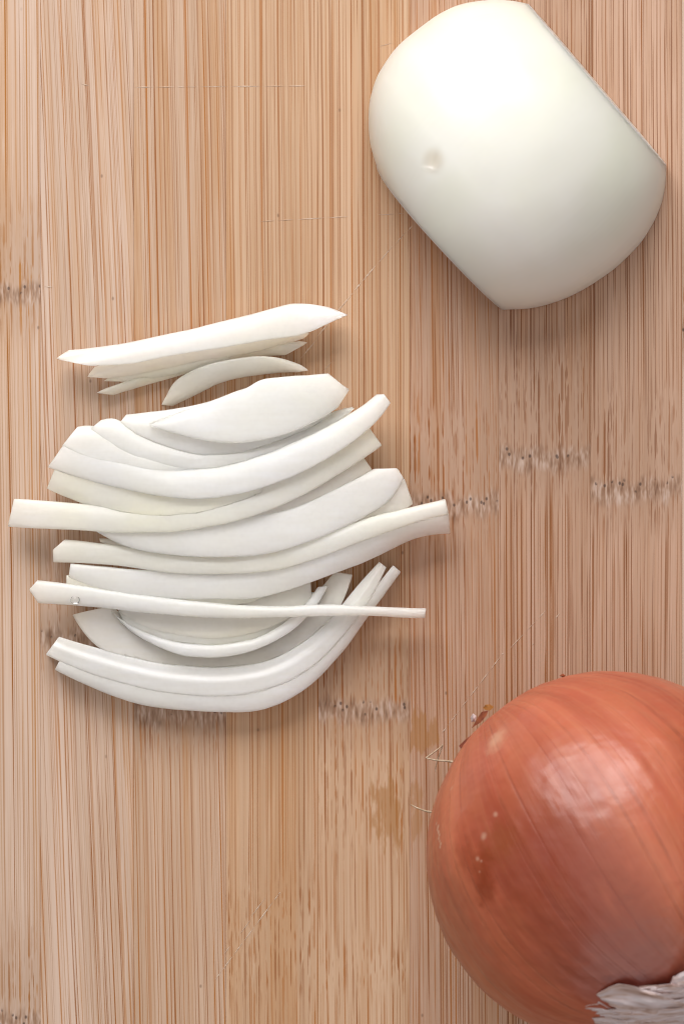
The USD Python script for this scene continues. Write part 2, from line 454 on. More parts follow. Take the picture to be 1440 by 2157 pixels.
GA = 'loose thin onion slices above the pile'
onion_slice('bright white pointed slice topmost of the loose bunch above the pile', [(145, 737), (265, 722), (400, 693), (520, 664), (600, 642), (640, 639), (690, 646)],
            [(165, 766), (200, 770), (300, 762), (400, 742), (480, 730), (560, 716), (620, 708), (692, 681)], 8.5, 11.5, 4, 0, GA, tip_l=(117, 755), tip_r=(733, 663), droop=False)
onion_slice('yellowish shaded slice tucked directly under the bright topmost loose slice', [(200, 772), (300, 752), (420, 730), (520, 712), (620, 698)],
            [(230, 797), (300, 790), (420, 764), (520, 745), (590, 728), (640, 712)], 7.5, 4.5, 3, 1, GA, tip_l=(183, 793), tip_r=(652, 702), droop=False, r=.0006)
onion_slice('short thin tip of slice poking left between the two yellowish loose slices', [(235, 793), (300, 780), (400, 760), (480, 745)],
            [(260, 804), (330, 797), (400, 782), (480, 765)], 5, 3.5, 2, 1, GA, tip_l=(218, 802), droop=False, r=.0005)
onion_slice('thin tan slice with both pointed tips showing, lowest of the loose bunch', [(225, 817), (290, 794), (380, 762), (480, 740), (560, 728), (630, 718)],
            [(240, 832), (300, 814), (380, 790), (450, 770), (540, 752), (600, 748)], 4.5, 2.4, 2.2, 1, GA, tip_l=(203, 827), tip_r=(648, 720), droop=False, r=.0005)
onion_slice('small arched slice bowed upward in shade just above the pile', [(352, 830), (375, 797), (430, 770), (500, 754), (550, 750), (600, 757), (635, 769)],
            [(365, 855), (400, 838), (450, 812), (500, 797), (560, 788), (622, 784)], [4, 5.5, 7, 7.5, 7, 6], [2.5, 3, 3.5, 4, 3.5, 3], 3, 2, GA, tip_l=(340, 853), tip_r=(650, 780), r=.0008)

# the pile, far to near
onion_slice('broad pale slice behind the topmost arched slice, scalloped left end highest', [(268, 872), (330, 866), (430, 848), (520, 817), (600, 803), (660, 806)],
            [(252, 892), (330, 935), (430, 960), (520, 950), (620, 915), (700, 876)], 15, 18, 7, 0)
onion_slice('pale slice with scalloped left end, second from the back of the pile', [(215, 884), (245, 883), (300, 915), (400, 940), (520, 938), (620, 912), (700, 868)],
            [(190, 905), (250, 948), (340, 980), (450, 990), (560, 965), (660, 920), (728, 868)], 16, 18.5, 7, 0, tip_r=(745, 857))
onion_slice('pale slice whose left end peeks above the longest white band', [(165, 899), (205, 899), (290, 945), (400, 965), (520, 955), (640, 912), (722, 860)],
            [(132, 940), (200, 972), (300, 1002), (400, 1008), (520, 988), (640, 942), (745, 860)], 16.5, 18.5, 7, 0)
onion_slice('wide white arched slice topmost at the back of the pile', [(318, 893), (380, 868), (430, 850), (510, 820), (560, 797), (640, 790), (690, 786)],
            [(316, 897), (400, 921), (480, 933), (560, 925), (650, 895), (712, 858)], [17, 19, 20, 20, 17], [18, 21.5, 23, 22, 18], 4.5, 0, tip_r=(735, 822))
onion_slice('yellowish short slice end showing at left between two long white bands', [(118, 985), (200, 1008), (300, 1030), (420, 1040), (550, 1015)],
            [(100, 1030), (180, 1063), (280, 1088), (420, 1092), (550, 1062)], [12, 15, 17, 18, 18], [10, 14.5, 18, 19, 18], 5, 1)
onion_slice('long white slice with upturned right end pointing up and out of the pile', [(135, 938), (200, 960), (300, 984), (400, 989), (500, 975), (600, 940), (700, 893), (792, 831)],
            [(102, 985), (180, 1010), (280, 1035), (380, 1050), (480, 1045), (600, 1010), (700, 960), (780, 900), (822, 849)],
            [13, 17, 19, 20, 19, 17], [12, 18, 22, 23, 22, 19], 5, 0, tip_r=(808, 831))
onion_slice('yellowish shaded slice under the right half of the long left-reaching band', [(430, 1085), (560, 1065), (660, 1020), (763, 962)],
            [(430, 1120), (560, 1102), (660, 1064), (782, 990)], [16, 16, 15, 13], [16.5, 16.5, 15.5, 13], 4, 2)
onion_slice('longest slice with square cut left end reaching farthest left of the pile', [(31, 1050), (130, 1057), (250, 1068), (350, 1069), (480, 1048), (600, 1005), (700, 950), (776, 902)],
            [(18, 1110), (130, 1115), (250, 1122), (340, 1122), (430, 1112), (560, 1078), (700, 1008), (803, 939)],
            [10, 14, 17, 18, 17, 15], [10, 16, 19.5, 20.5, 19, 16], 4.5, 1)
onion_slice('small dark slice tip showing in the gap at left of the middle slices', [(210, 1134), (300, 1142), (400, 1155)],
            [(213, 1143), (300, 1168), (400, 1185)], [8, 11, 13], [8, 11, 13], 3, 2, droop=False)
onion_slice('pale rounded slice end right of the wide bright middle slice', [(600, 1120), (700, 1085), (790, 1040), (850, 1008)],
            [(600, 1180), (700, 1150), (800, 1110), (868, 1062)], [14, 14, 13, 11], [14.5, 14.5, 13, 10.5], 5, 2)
onion_slice('wide bright slice tapering to a point at left in the middle', [(203, 1119), (300, 1112), (420, 1102), (520, 1088), (620, 1068), (700, 1032), (786, 988)],
            [(212, 1126), (290, 1158), (400, 1172), (520, 1172), (620, 1152), (720, 1112), (800, 1070), (850, 1008)],
            [14, 16, 17, 17, 16, 13], [14, 17.5, 19.5, 19.5, 17, 13.5], 4.5, 0, tip_r=(838, 987))
onion_slice('slice with hexagonal left end running to the far right cut end, upper one', [(137, 1136), (250, 1150), (350, 1166), (480, 1172), (600, 1150), (700, 1117), (786, 1087), (864, 1069), (936, 1051)],
            [(113, 1184), (250, 1192), (350, 1206), (485, 1210), (628, 1190), (700, 1165), (780, 1133), (864, 1105), (943, 1083)],
            [10, 13, 15, 16, 16, 14], [10, 14, 17, 18, 17.5, 15], 4.5, 1, tip_l=(112, 1158))
onion_slice('slice ending far right with drooping greyish face, below its twin', [(150, 1187), (300, 1200), (450, 1206), (560, 1198), (628, 1184), (700, 1160), (780, 1128), (864, 1100), (943, 1081)],
            [(146, 1215), (220, 1244), (300, 1257), (480, 1263), (560, 1257), (640, 1232), (760, 1187), (865, 1138), (946, 1124)],
            [11, 13, 14.5, 16, 16, 14.2], [11, 13.5, 15.5, 15.5, 13, 9.5], 4.5, 0)
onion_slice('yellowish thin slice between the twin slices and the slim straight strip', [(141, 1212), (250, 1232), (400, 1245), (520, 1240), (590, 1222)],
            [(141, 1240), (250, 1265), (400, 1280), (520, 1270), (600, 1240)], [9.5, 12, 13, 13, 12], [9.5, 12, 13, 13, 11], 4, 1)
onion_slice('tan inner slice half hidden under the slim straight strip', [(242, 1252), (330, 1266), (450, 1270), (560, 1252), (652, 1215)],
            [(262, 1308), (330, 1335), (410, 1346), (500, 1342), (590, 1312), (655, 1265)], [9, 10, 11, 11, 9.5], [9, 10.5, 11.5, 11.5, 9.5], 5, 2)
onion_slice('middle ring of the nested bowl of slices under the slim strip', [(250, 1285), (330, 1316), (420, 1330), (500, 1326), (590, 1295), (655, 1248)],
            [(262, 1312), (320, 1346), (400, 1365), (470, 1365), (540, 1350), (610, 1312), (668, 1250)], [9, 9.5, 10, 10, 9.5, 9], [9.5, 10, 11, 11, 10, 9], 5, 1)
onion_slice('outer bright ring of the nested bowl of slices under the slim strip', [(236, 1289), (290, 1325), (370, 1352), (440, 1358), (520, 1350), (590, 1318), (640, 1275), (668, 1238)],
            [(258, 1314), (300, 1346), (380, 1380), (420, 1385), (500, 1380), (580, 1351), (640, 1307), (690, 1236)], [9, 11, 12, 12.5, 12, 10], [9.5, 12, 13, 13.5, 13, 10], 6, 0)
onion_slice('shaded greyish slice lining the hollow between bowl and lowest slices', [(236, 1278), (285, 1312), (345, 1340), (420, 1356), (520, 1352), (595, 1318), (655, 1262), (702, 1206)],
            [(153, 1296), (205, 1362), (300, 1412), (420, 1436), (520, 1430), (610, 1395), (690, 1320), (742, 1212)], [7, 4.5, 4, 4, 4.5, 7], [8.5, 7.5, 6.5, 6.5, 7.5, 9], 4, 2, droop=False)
onion_slice('lowest slice of the pile, thick outer band curving up to right', [(128, 1390), (200, 1415), (300, 1442), (420, 1458), (530, 1453), (640, 1410), (720, 1335), (788, 1240), (826, 1192)],
            [(117, 1412), (200, 1452), (300, 1485), (400, 1498), (520, 1500), (600, 1478), (680, 1420), (740, 1350), (800, 1265), (843, 1207)],
            [7, 8, 8.5, 8.5, 8.5, 9], [7, 7.2, 7.5, 7.5, 7.5, 8], 7.3, 0, droop=False)
onion_slice('second lowest slice with blunt left end resting on the lowest band', [(126, 1342), (200, 1364), (300, 1390), (420, 1405), (530, 1400), (620, 1365), (700, 1298), (760, 1225), (797, 1184)],
            [(97, 1380), (170, 1412), (300, 1450), (420, 1466), (530, 1460), (640, 1416), (720, 1343), (780, 1260), (812, 1196)],
            [7.5, 8, 8, 8, 8.5, 9.5], [7.5, 9, 9.5, 9.5, 10, 10.2], 7, 0, droop=False, prof=[(0, 0), (.3, -.3), (.5, .25), (.75, -.2), (1, 0)])
onion_slice('slim straight strip lying across the pile with thin right end', [(80, 1222), (150, 1231), (250, 1247), (400, 1265), (550, 1277), (700, 1274), (820, 1279), (896, 1281)],
            [(82, 1271), (200, 1279), (300, 1291), (400, 1299), (480, 1303), (640, 1299), (780, 1298), (870, 1302), (894, 1302)],
            [14, 15.5, 16.5, 16.5, 15.5, 14], [14, 15.5, 17, 17, 15.5, 14], 3, 0, tip_l=(62, 1242), r=.0007, droop=False)

lay_slices()

DROP = mat('onion_juice', {'p': ('principled_bsdf', {'base_color': (1, 1, 1), 'roughness': 0.03, 'ior': 1.34, 'transmission_weight': 1.0})}, [])
dm = trimesh.creation.icosphere(3, 1.0)
dm.apply_scale([0.0012, 0.0010, 0.0008]); dm.apply_translation(P(158, 1264, 0.0127))
d = obj('juice_drop', dm, DROP); tag(d.GetPrim(), 'tiny clear juice drop on the left end of the slim straight strip', 'drop')


# ------------------------------------------------------------------ peeled half onion
def half_onion():
    half = thing('peeled_onion_half', 'peeled white onion half lying cut side down with both ends trimmed flat', 'onion')
    c = np.array([1095 - 0.65 * 22, 338 - 0.76 * 22])
    fm = PchipInterpolator([-229, -215, -195, -150, -100, -25, 50, 97, 169, 205, 224.], [167, 203, 235, 282, 310, 326, 323, 314, 275, 242, 219.])
    fp = PchipInterpolator([-229, -222, -190, -154, -100, -49, 10, 68, 120, 164, 200, 224.], [238, 243, 268, 288, 308, 318, 323, 319, 305, 284, 256, 230.])
    k0 = S * 1.004
    ux = np.array([0.76, 0.65, 0]); wx = np.array([0.65, -0.76, 0])          # world directions of the axis and across it
    return half, P(c[0], c[1], 0.0), ux, wx, fm, fp, k0


half, ctr, ux, wx, prof_m, prof_p, k0 = half_onion()
NU, NA = 300, 340
us = np.linspace(-228, 224, NU); an = np.linspace(0.0, math.pi, NA)
U, A = np.meshgrid(us, an, indexing='ij')
ca_ = np.cos(A)
R = (prof_m(U) * (1 + ca_) / 2 + prof_p(U) * (1 - ca_) / 2) * k0
pts = ctr + ((U - 36 * np.sin(A)) * k0)[..., None] * ux + (-R * ca_)[..., None] * wx     # it leans towards the lower left
pts[..., 2] = 0.0002 + R * np.sin(A) ** 0.94 * 0.90
flat = pts.reshape(-1, 3)
lowf = meshkit.fbm(flat * 38, 3, 3) - 0.5
rad = flat - (ctr + ((flat - ctr) @ ux)[:, None] * ux); rad /= np.linalg.norm(rad, axis=1)[:, None] + 1e-9
ridge = (meshkit.noise(np.stack([np.degrees(A).ravel() * 0.9, U.ravel() * 0.004, 0 * U.ravel()], -1), 4) - 0.5) * 0.00004
flat = flat + rad * (lowf * 0.0013 * np.sin(A).ravel() + ridge)[:, None]
# the scar
k = np.argmin(np.hypot(*(flat[:, :2] * (H / (H - flat[:, 2:3])) - P(913, 336, 0.0)[None, :2]).T) + (flat[:, 2] < 0.01))
rel = flat - flat[k]
t1 = np.array([0.25, 0.97, 0]); t2 = np.array([0.97, -0.25, 0])
a1, a2 = rel @ t1 / 0.0024, rel @ t2 / 0.0010
scar = np.exp(-(a1**2 + a2**2))
lip = np.exp(-(((rel @ t1 + 0.0022) / 0.0005) ** 2 + ((rel @ t2 + 0.0006) / 0.0014) ** 2))
flat = flat - rad * (scar * 0.0006 - lip * 0.00034)[:, None]
flat[:, 2] = np.maximum(flat[:, 2], 0.0002)
ff = []
idx = np.arange(NU * NA).reshape(NU, NA)
q = np.stack([idx[:-1, :-1], idx[1:, :-1], idx[1:, 1:], idx[:-1, 1:]], -1).reshape(-1, 4)
uv = np.stack([(U * k0).ravel(), (A * 0.04).ravel()], -1)
c0 = P(913, 336, 0.0)
sk = flat[k]


def peeled_mat():
    N = {
        'g': ('geometry', {}), 'uv': ('texture_coordinate', {}),
        'mp': ('mapping', {'scale': (7.0, 620.0, 1.0)}),
        'f': ('noise_texture', {'scale': 1.0, 'detail': 3.0, 'roughness': 0.55}),
        'fr': ('map_range', {'from_min': 0.40, 'from_max': 0.75, 'to_min': 0.0, 'to_max': 0.9, 'clamp': True}),
        'b': ('noise_texture', {'scale': 34.0, 'detail': 2.0}),
        'br': ('map_range', {'from_min': 0.38, 'from_max': 0.66, 'to_min': 0.0, 'to_max': 1.0, 'clamp': True}),
        'c1': ('mix_color', {'a': (0.895, 0.88, 0.81), 'b': (0.865, 0.87, 0.735)}),
        'c2': ('mix_color', {'b': (0.84, 0.83, 0.71)}),
        'sd': ('vector_math', {'math_type': 'distance', 'vector2': tuple(sk)}),
        'sr': ('map_range', {'range_type': 'smoothstep', 'from_min': 0.0006, 'from_max': 0.0042, 'to_min': 0.42, 'to_max': 0.0, 'clamp': True}),
        'c3': ('mix_color', {'b': (0.52, 0.40, 0.25)}),
        'bp': ('bump', {'strength': 0.12, 'distance': 0.0002}),
        'p': ('principled_bsdf', {'roughness': 0.38, 'subsurface_weight': 1.0, 'subsurface_radius': (1.0, 0.95, 0.80), 'subsurface_scale': 0.009,
                                  'subsurface_method': 'burley', 'ior': 1.40, 'coat_weight': 0.15, 'coat_roughness': 0.25}),
    }
    Lk = [('uv.UV', 'mp.vector'), ('mp.vector', 'f.vector'), ('f.fac', 'fr.value'), ('g.position', 'b.vector'), ('b.fac', 'br.value'),
          ('br.result', 'c1.fac'), ('c1.result', 'c2.a'), ('fr.result', 'c2.fac'), ('c2.result', 'c3.a'), ('g.position', 'sd.vector1'),
          ('sd.value', 'sr.value'), ('sr.result', 'c3.fac'), ('c3.result', 'p.base_color'), ('f.fac', 'bp.height'), ('bp.normal', 'p.normal')]
    return mat('peeled_onion_surface', N, Lk)


tri = np.vstack([q[:, [0, 1, 2]], q[:, [0, 2, 3]]])
# close it: ring rims rounded to the cut planes, and the flat underside
loops = []
allp = [flat]; alluv = [uv]; allf = [tri]
base_n = len(flat)
em = trimesh.Trimesh(flat, tri, process=False)
if em.face_normals[len(q) // 2, 2] < 0:
    allf[0] = tri[:, ::-1]
# underside strip between the two long bottom edges
b0, b1 = idx[:, 0], idx[:, -1]
und = np.vstack([np.stack([b0[:-1], b1[:-1], b1[1:]], -1), np.stack([b0[:-1], b1[1:], b0[1:]], -1)])
um = trimesh.Trimesh(flat, und, process=False)
allf.append(und if um.face_normals[len(und) // 4, 2] < 0 else und[:, ::-1])
MP = peeled_mat()
obj('outer_layer', trimesh.Trimesh(flat, np.vstack(allf), process=False), MP, half, smooth=60)


def cut_end(row, sign, name):
    """The trimmed end: half rings of the layers, each a step behind the next."""
    edge = flat[idx[row]]
    cen = edge[[0, -1]].mean(0)
    vs, fs = [], []
    fr = [1.0, 0.985, 0.90, 0.885, 0.87, 0.76, 0.745, 0.73, 0.60, 0.585, 0.57, 0.42, 0.405, 0.39, 0.22, 0.2, 0.0]
    off = [0, .35, .45, -.1, .40, .55, 0, .5, .6, .1, .55, .6, .1, .55, .6, .2, .3]
    for a, o in zip(fr, off):
        vs.append(cen + (edge - cen) * a + sign * ux * o * 0.001)
    n = len(edge)
    for r_ in range(len(fr) - 1):
        for j in range(n - 1):
            a = r_ * n + j
            fs += [(a, a + 1, a + n + 1), (a, a + n + 1, a + n)]
    m = trimesh.Trimesh(np.vstack(vs), np.array(fs), process=False)
    if (m.face_normals @ (sign * ux)).mean() < 0:
        m.invert()
    obj(name, m, FLESH[0], half, smooth=35)


cut_end(0, -1, 'cut_face')
cut_end(-1, 1, 'cut_face')


# ------------------------------------------------------------------ whole onion
OC = np.array([*P(1288, 1806, 0.043)[:2], 0.0432])
AX = np.array([0.60, -0.72, 0.30]); AX /= np.linalg.norm(AX)                 # root -> neck
E1 = np.cross(AX, [0, 0, 1.0]); E1 /= np.linalg.norm(E1); E2 = np.cross(E1, AX)
RO = 0.0437


def onion_point(th, ph, extra=0.0):
    """th: 0 at the root, pi at the neck."""
    th, ph = np.asarray(th, float), np.asarray(ph, float)
    r = RO * np.sin(th) ** 0.97
    h = -RO * np.where(np.cos(th) > 0, 1.0, 0.965) * np.cos(th)
    nk = np.clip((th - 2.62) / (math.pi - 2.62), 0, 1)
    r = r * (1 - 0.12 * nk) + 0.004 * nk ** 2
    h = h + 0.013 * nk ** 2
    rt = np.clip((0.35 - th) / 0.35, 0, 1)
    h = h + 0.002 * rt ** 2
    r = np.maximum(r, 0) + extra
    return OC + h[..., None] * AX + (r * np.cos(ph))[..., None] * E1 + (r * np.sin(ph))[..., None] * E2


NT, NP = 260, 420
th = np.linspace(0.0, math.pi, NT); ph = np.linspace(0, 2 * math.pi, NP, endpoint=False)
TH, PH = np.meshgrid(th, ph, indexing='ij')
op = onion_point(TH, PH)
dirv = (op - OC) / np.linalg.norm(op - OC, axis=-1, keepdims=True)
cyl = np.stack([np.cos(PH) * 14, np.sin(PH) * 14, TH * 0.8], -1)
rid = (meshkit.fbm(cyl, 3, 11) - 0.5) * 0.00030 * np.sin(TH)
low = (meshkit.fbm(dirv * 2.2 + 5, 2, 12) - 0.5) * 0.0016
dmp = (meshkit.fbm(dirv * 16, 3, 13) - 0.5) * 0.00030
op = op + dirv * (rid + low + dmp)[..., None]
op[..., 2] = np.maximum(op[..., 2], 0.0003)
oi = np.arange(NT * NP).reshape(NT, NP)
oj = np.roll(oi, -1, 1)
oq = np.stack([oi[:-1], oi[1:], oj[1:], oj[:-1]], -1).reshape(-1, 4)
otri = np.vstack([oq[:, [0, 1, 2]], oq[:, [0, 2, 3]]])
om = trimesh.Trimesh(op.reshape(-1, 3), otri, process=False)
if om.volume < 0:
    om.invert()


def on_surface(px, py, lift=0.0):
    """The point of the onion's upper side seen at (px, py)."""
    flatp = op.reshape(-1, 3)
    pr = np.stack([flatp[:, 0] * H / (H - flatp[:, 2]) / S + 720, 1078.5 - flatp[:, 1] * H / (H - flatp[:, 2]) / S], -1)
    d = np.hypot(pr[:, 0] - px, pr[:, 1] - py) + (flatp[:, 2] < OC[2]) * 1000
    p = flatp[np.argmin(d)]
    n = (p - OC) / np.linalg.norm(p - OC)
    return p + n * lift


def skin_mat():
    N, L = {}, []
    c = [0]

    def nd(kind, **inp):
        c[0] += 1; n = f'n{c[0]}'; vals = {}
        for k_, v in inp.items():
            if isinstance(v, str) and '.' in v:
                L.append((v, f'{n}.{k_}'))
            else:
                vals[k_] = v
        N[n] = (kind, vals); return n
    ma = lambda op_, a, b=0.0, c_=0.0: nd('math', math_type=op_, value1=a, value2=b, value3=c_) + '.value'
    mr = lambda v, a, b, x=0.0, y=1.0: nd('map_range', range_type='smoothstep', value=v, from_min=a, from_max=b, to_min=x, to_max=y, clamp=True) + '.result'
    mx = lambda f_, a, b: nd('mix_color', fac=f_, a=a, b=b) + '.result'
    g = nd('geometry')
    rel = nd('vector_math', math_type='subtract', vector1=g + '.position', vector2=tuple(OC)) + '.vector'
    dot = lambda v: nd('vector_math', math_type='dot_product', vector1=rel, vector2=tuple(v)) + '.value'
    a, x, y = dot(AX / RO), dot(E1 / RO), dot(E2 / RO)
    # direction round the axis (seam-free), with a slight twist along it
    rr = ma('sqrt', ma('add', ma('multiply', x, x), ma('add', ma('multiply', y, y), 0.0004)))
    cx, cy = ma('divide', x, rr), ma('divide', y, rr)
    tw = ma('multiply', a, 0.16)
    cx2 = ma('subtract', cx, ma('multiply', cy, tw)); cy2 = ma('add', cy, ma('multiply', cx, tw))

    def streak(k_, along, sd, lo, hi, det=2.0, dist=0.0):
        v = nd('combine_xyz', x=ma('multiply', cx2, k_), y=ma('multiply', cy2, k_), z=ma('multiply_add', a, along, sd)) + '.vector'
        return mr(nd('noise_texture', vector=v, scale=1.0, detail=det, roughness=0.6, distortion=dist) + '.fac', lo, hi)
    broad = streak(2.2, 0.7, 3.0, 0.32, 0.70)
    mid = streak(6.0, 1.3, 9.0, 0.42, 0.74, 3.0)
    fine = streak(24.0, 1.6, 21.0, 0.40, 0.75, 3.0)
    vein = streak(26.0, 0.30, 33.0, 0.60, 0.70, 1.0)
    blot = mr(nd('noise_texture', vector=rel, scale=85.0, detail=3.0, roughness=0.6) + '.fac', 0.35, 0.7)
    col = mx(broad, (0.65, 0.180, 0.090), (0.46, 0.090, 0.046))
    col = mx(ma('multiply', mid, 0.42), col, (0.30, 0.050, 0.024))
    col = mx(ma('multiply', fine, 0.28), col, (0.70, 0.26, 0.13))
    col = mx(ma('multiply', blot, 0.22), col, (0.60, 0.20, 0.08))
    col = mx(ma('multiply', ma('multiply', vein, mr(blot, 0.0, 1.0, 0.15, 0.8)), 0.42), col, (0.20, 0.045, 0.030))

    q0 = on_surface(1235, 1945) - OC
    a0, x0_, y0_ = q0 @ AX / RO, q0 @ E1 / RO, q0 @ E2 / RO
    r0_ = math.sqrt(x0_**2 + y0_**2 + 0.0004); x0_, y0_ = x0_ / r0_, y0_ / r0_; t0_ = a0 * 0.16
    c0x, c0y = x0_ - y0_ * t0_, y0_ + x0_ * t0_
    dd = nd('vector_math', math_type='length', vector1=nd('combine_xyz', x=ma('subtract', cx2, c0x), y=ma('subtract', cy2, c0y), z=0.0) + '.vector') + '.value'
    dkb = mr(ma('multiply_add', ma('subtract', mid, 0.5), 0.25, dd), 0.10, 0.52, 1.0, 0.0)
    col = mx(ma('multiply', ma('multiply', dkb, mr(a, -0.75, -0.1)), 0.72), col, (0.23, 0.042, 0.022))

    def spot(px, py, rx, col_, amt, base_col, soft=0.3, stretch=None):
        q_ = on_surface(px, py)
        dv = nd('vector_math', math_type='subtract', vector1=g + '.position', vector2=tuple(q_)) + '.vector'
        if stretch:
            dv = nd('vector_math', math_type='multiply', vector1=dv, vector2=stretch) + '.vector'
        ln = nd('vector_math', math_type='length', vector1=dv) + '.value'
        nz = nd('noise_texture', vector=g + '.position', scale=420.0, detail=3.0) + '.fac'
        ln = ma('multiply_add', ma('subtract', nz, 0.5), rx * 0.9, ln)
        return mx(ma('multiply', mr(ln, rx * soft, rx, 1.0, 0.0), amt), base_col, col_)
    col = spot(1022, 1845, 0.0085, (0.25, 0.042, 0.012), 0.8, col, 0.1, (2.3, 0.85, 0.9))
    col = spot(985, 1800, 0.0070, (0.32, 0.065, 0.025), 0.5, col, 0.1, (1.2, 1.0, 1.0))
    col = spot(1060, 1770, 0.0075, (0.30, 0.075, 0.02), 0.55, col, 0.1)
    col = spot(1045, 1560, 0.0052, (0.72, 0.42, 0.26), 0.55, col, 0.1, (1.4, 0.9, 1))
    for (px, py, r_) in ((1021, 1762, 0.0013), (1043, 1714, 0.0010), (1004, 1812, 0.0008), (951, 1662, 0.0009), (963, 1585, 0.0008), (1008, 1838, 0.0005), (1016, 1815, 0.0005)):
        col = spot(px, py, r_, (0.74, 0.48, 0.34), 0.42, col, 0.0)
    for k_ in range(9):
        col = spot(919 + 1.1 * k_ + 1.5 * math.sin(k_ * 2.1), 1735 + 6.4 * k_, 0.0006, (0.72, 0.50, 0.36), 0.75, col, 0.3)
    col = spot(1345, 2072, 0.0090, (0.16, 0.022, 0.012), 0.85, col, 0.2, (0.75, 2.0, 0.6))
    bh = ma('add', ma('multiply', fine, 0.5), ma('subtract', ma('multiply', blot, 0.4), ma('multiply', vein, 0.8)))
    wr = nd('noise_texture', vector=rel, scale=330.0, detail=3.0, roughness=0.6) + '.fac'
    bp = nd('bump', height=ma('add', bh, ma('multiply', wr, 0.9)), strength=0.30, distance=0.00020)
    ro = mr(nd('noise_texture', vector=rel, scale=140.0, detail=3.0) + '.fac', 0.3, 0.7, 0.36, 0.50)
    N['p'] = ('principled_bsdf', {'specular_ior_level': 0.55, 'subsurface_weight': 0.12, 'subsurface_radius': (1.0, 0.4, 0.2), 'subsurface_scale': 0.0015,
                                  'coat_weight': 0.30, 'coat_roughness': 0.30})
    L += [(col, 'p.base_color'), (bp + '.normal', 'p.normal'), (ro, 'p.roughness')]
    return mat('copper_onion_skin', N, L)


onion = thing('whole_onion', 'whole unpeeled copper brown onion with papery neck at the lower right', 'onion')
obj('bulb', om, skin_mat(), onion, smooth=True)

PAPER = mat('papery_skin', {
    'g': ('geometry', {}), 'uv': ('texture_coordinate', {}), 'mp': ('mapping', {'scale': (70.0, 260.0, 1.0)}),
    'n': ('noise_texture', {'scale': 1.0, 'detail': 3.0, 'roughness': 0.6}),
    'r': ('rgb_ramp', {'ramp': [(0.28, (0.40, 0.20, 0.13)), (0.40, (0.70, 0.50, 0.42)), (0.53, (0.86, 0.72, 0.71)), (0.75, (0.95, 0.88, 0.88))]}),
    'd': ('principled_bsdf', {'roughness': 0.6}), 't': ('translucent_bsdf', {}), 'm': ('mix_closure', {'fac': 0.18}),
    'bp': ('bump', {'strength': 0.15, 'distance': 0.0003})},
    [('uv.UV', 'mp.vector'), ('mp.vector', 'n.vector'), ('n.fac', 'r.fac'), ('r.color', 'd.base_color'), ('r.color', 't.color'),
     ('n.fac', 'bp.height'), ('bp.normal', 'd.normal'), ('d.BSDF', 'm.closure1'), ('t.BSDF', 'm.closure2')], surface='m.closure')


def shred(up, lo, lift_u, lift_l, seed, fold=0.0022, n=80, m=34, jag=4.0):
    """A torn, crumpled sheet of dry skin standing off the bulb; lifts in metres above the skin along its length."""
    U, Lo = curve(up, n), curve(lo, n)
    lu = np.interp(np.linspace(0, 1, n), np.linspace(0, 1, len(lift_u)), lift_u)
    ll = np.interp(np.linspace(0, 1, n), np.linspace(0, 1, len(lift_l)), lift_l)
    g = np.zeros((n, m, 3))
    rnd = np.random.default_rng(seed)
    tear = [np.interp(np.linspace(0, 1, k_), np.sort(np.r_[0, rnd.uniform(0, 1, c_), 1]), rnd.uniform(-1, 1, c_ + 2)) for k_, c_ in ((n, 12), (n, 12), (m, 3))]
    for k_ in range(n):
        for j in range(m):
            v = j / (m - 1); t = k_ / (n - 1)
            w = Lo[k_] - U[k_]; nw = w / max(np.linalg.norm(w), 1e-6)
            p_ = U[k_] + w * v
            p_ = p_ + nw * jag * (tear[0][k_] * (1 - v) ** 4 + tear[1][k_] * v ** 4) + np.array([1.0, 0.2]) * jag * 0.9 * tear[2][j] * max(0, 1 - t * 3.5)
            z = OC[2]
            for _ in range(3):
                w3 = P(p_[0], p_[1], z)
                z = OC[2] + math.sqrt(max(RO ** 2 - (w3[0] - OC[0]) ** 2 - (w3[1] - OC[1]) ** 2, 1e-6)) * 0.96
            # creases run along the sheet, deeper towards the neck
            q1 = meshkit.fbm(np.array([t * 3.0 + seed, v * 2.2 + t * 1.5, 0.7]), 2, seed) - 0.5
            q2 = meshkit.fbm(np.array([t * 6.0, v * 6.0 + seed, 3.1]), 2, seed + 3) - 0.5
            up_ = (abs(q1) * -2.6 + 0.35) * fold + q2 * fold * 0.45
            g[k_, j] = P(p_[0], p_[1], z + lu[k_] + (ll[k_] - lu[k_]) * v + up_ * min(1.0, 0.35 + t * 2))
    q_ = g.reshape(-1, 3)
    id_ = np.arange(n * m).reshape(n, m)
    qq = np.stack([id_[:-1, :-1], id_[1:, :-1], id_[1:, 1:], id_[:-1, 1:]], -1).reshape(-1, 4)
    t_ = np.vstack([qq[:, [0, 1, 2]], qq[:, [0, 2, 3]]])
    mm = trimesh.Trimesh(q_, t_, process=False)
    if mm.face_normals[:, 2].mean() < 0:
        mm.invert(); t_ = np.array(mm.faces)
    nn = mm.vertex_normals
    k2 = len(q_)
    rim = np.r_[id_[:, 0], id_[-1, 1:], id_[::-1, -1][1:], id_[0, ::-1][1:-1]]
    rn = np.roll(rim, -1)
    side = np.vstack([np.stack([rim, rn, rn + k2], -1), np.stack([rim, rn + k2, rim + k2], -1)])
    full = trimesh.Trimesh(np.vstack([q_, q_ - nn * 0.00010]), np.vstack([t_, t_[:, ::-1] + k2, side]), process=False)
    uv_ = np.stack([np.repeat(np.linspace(0, 0.03, n), m), np.tile(np.linspace(0, 0.012, m), n) + seed * 0.3], -1)
    return full, np.vstack([uv_, uv_])


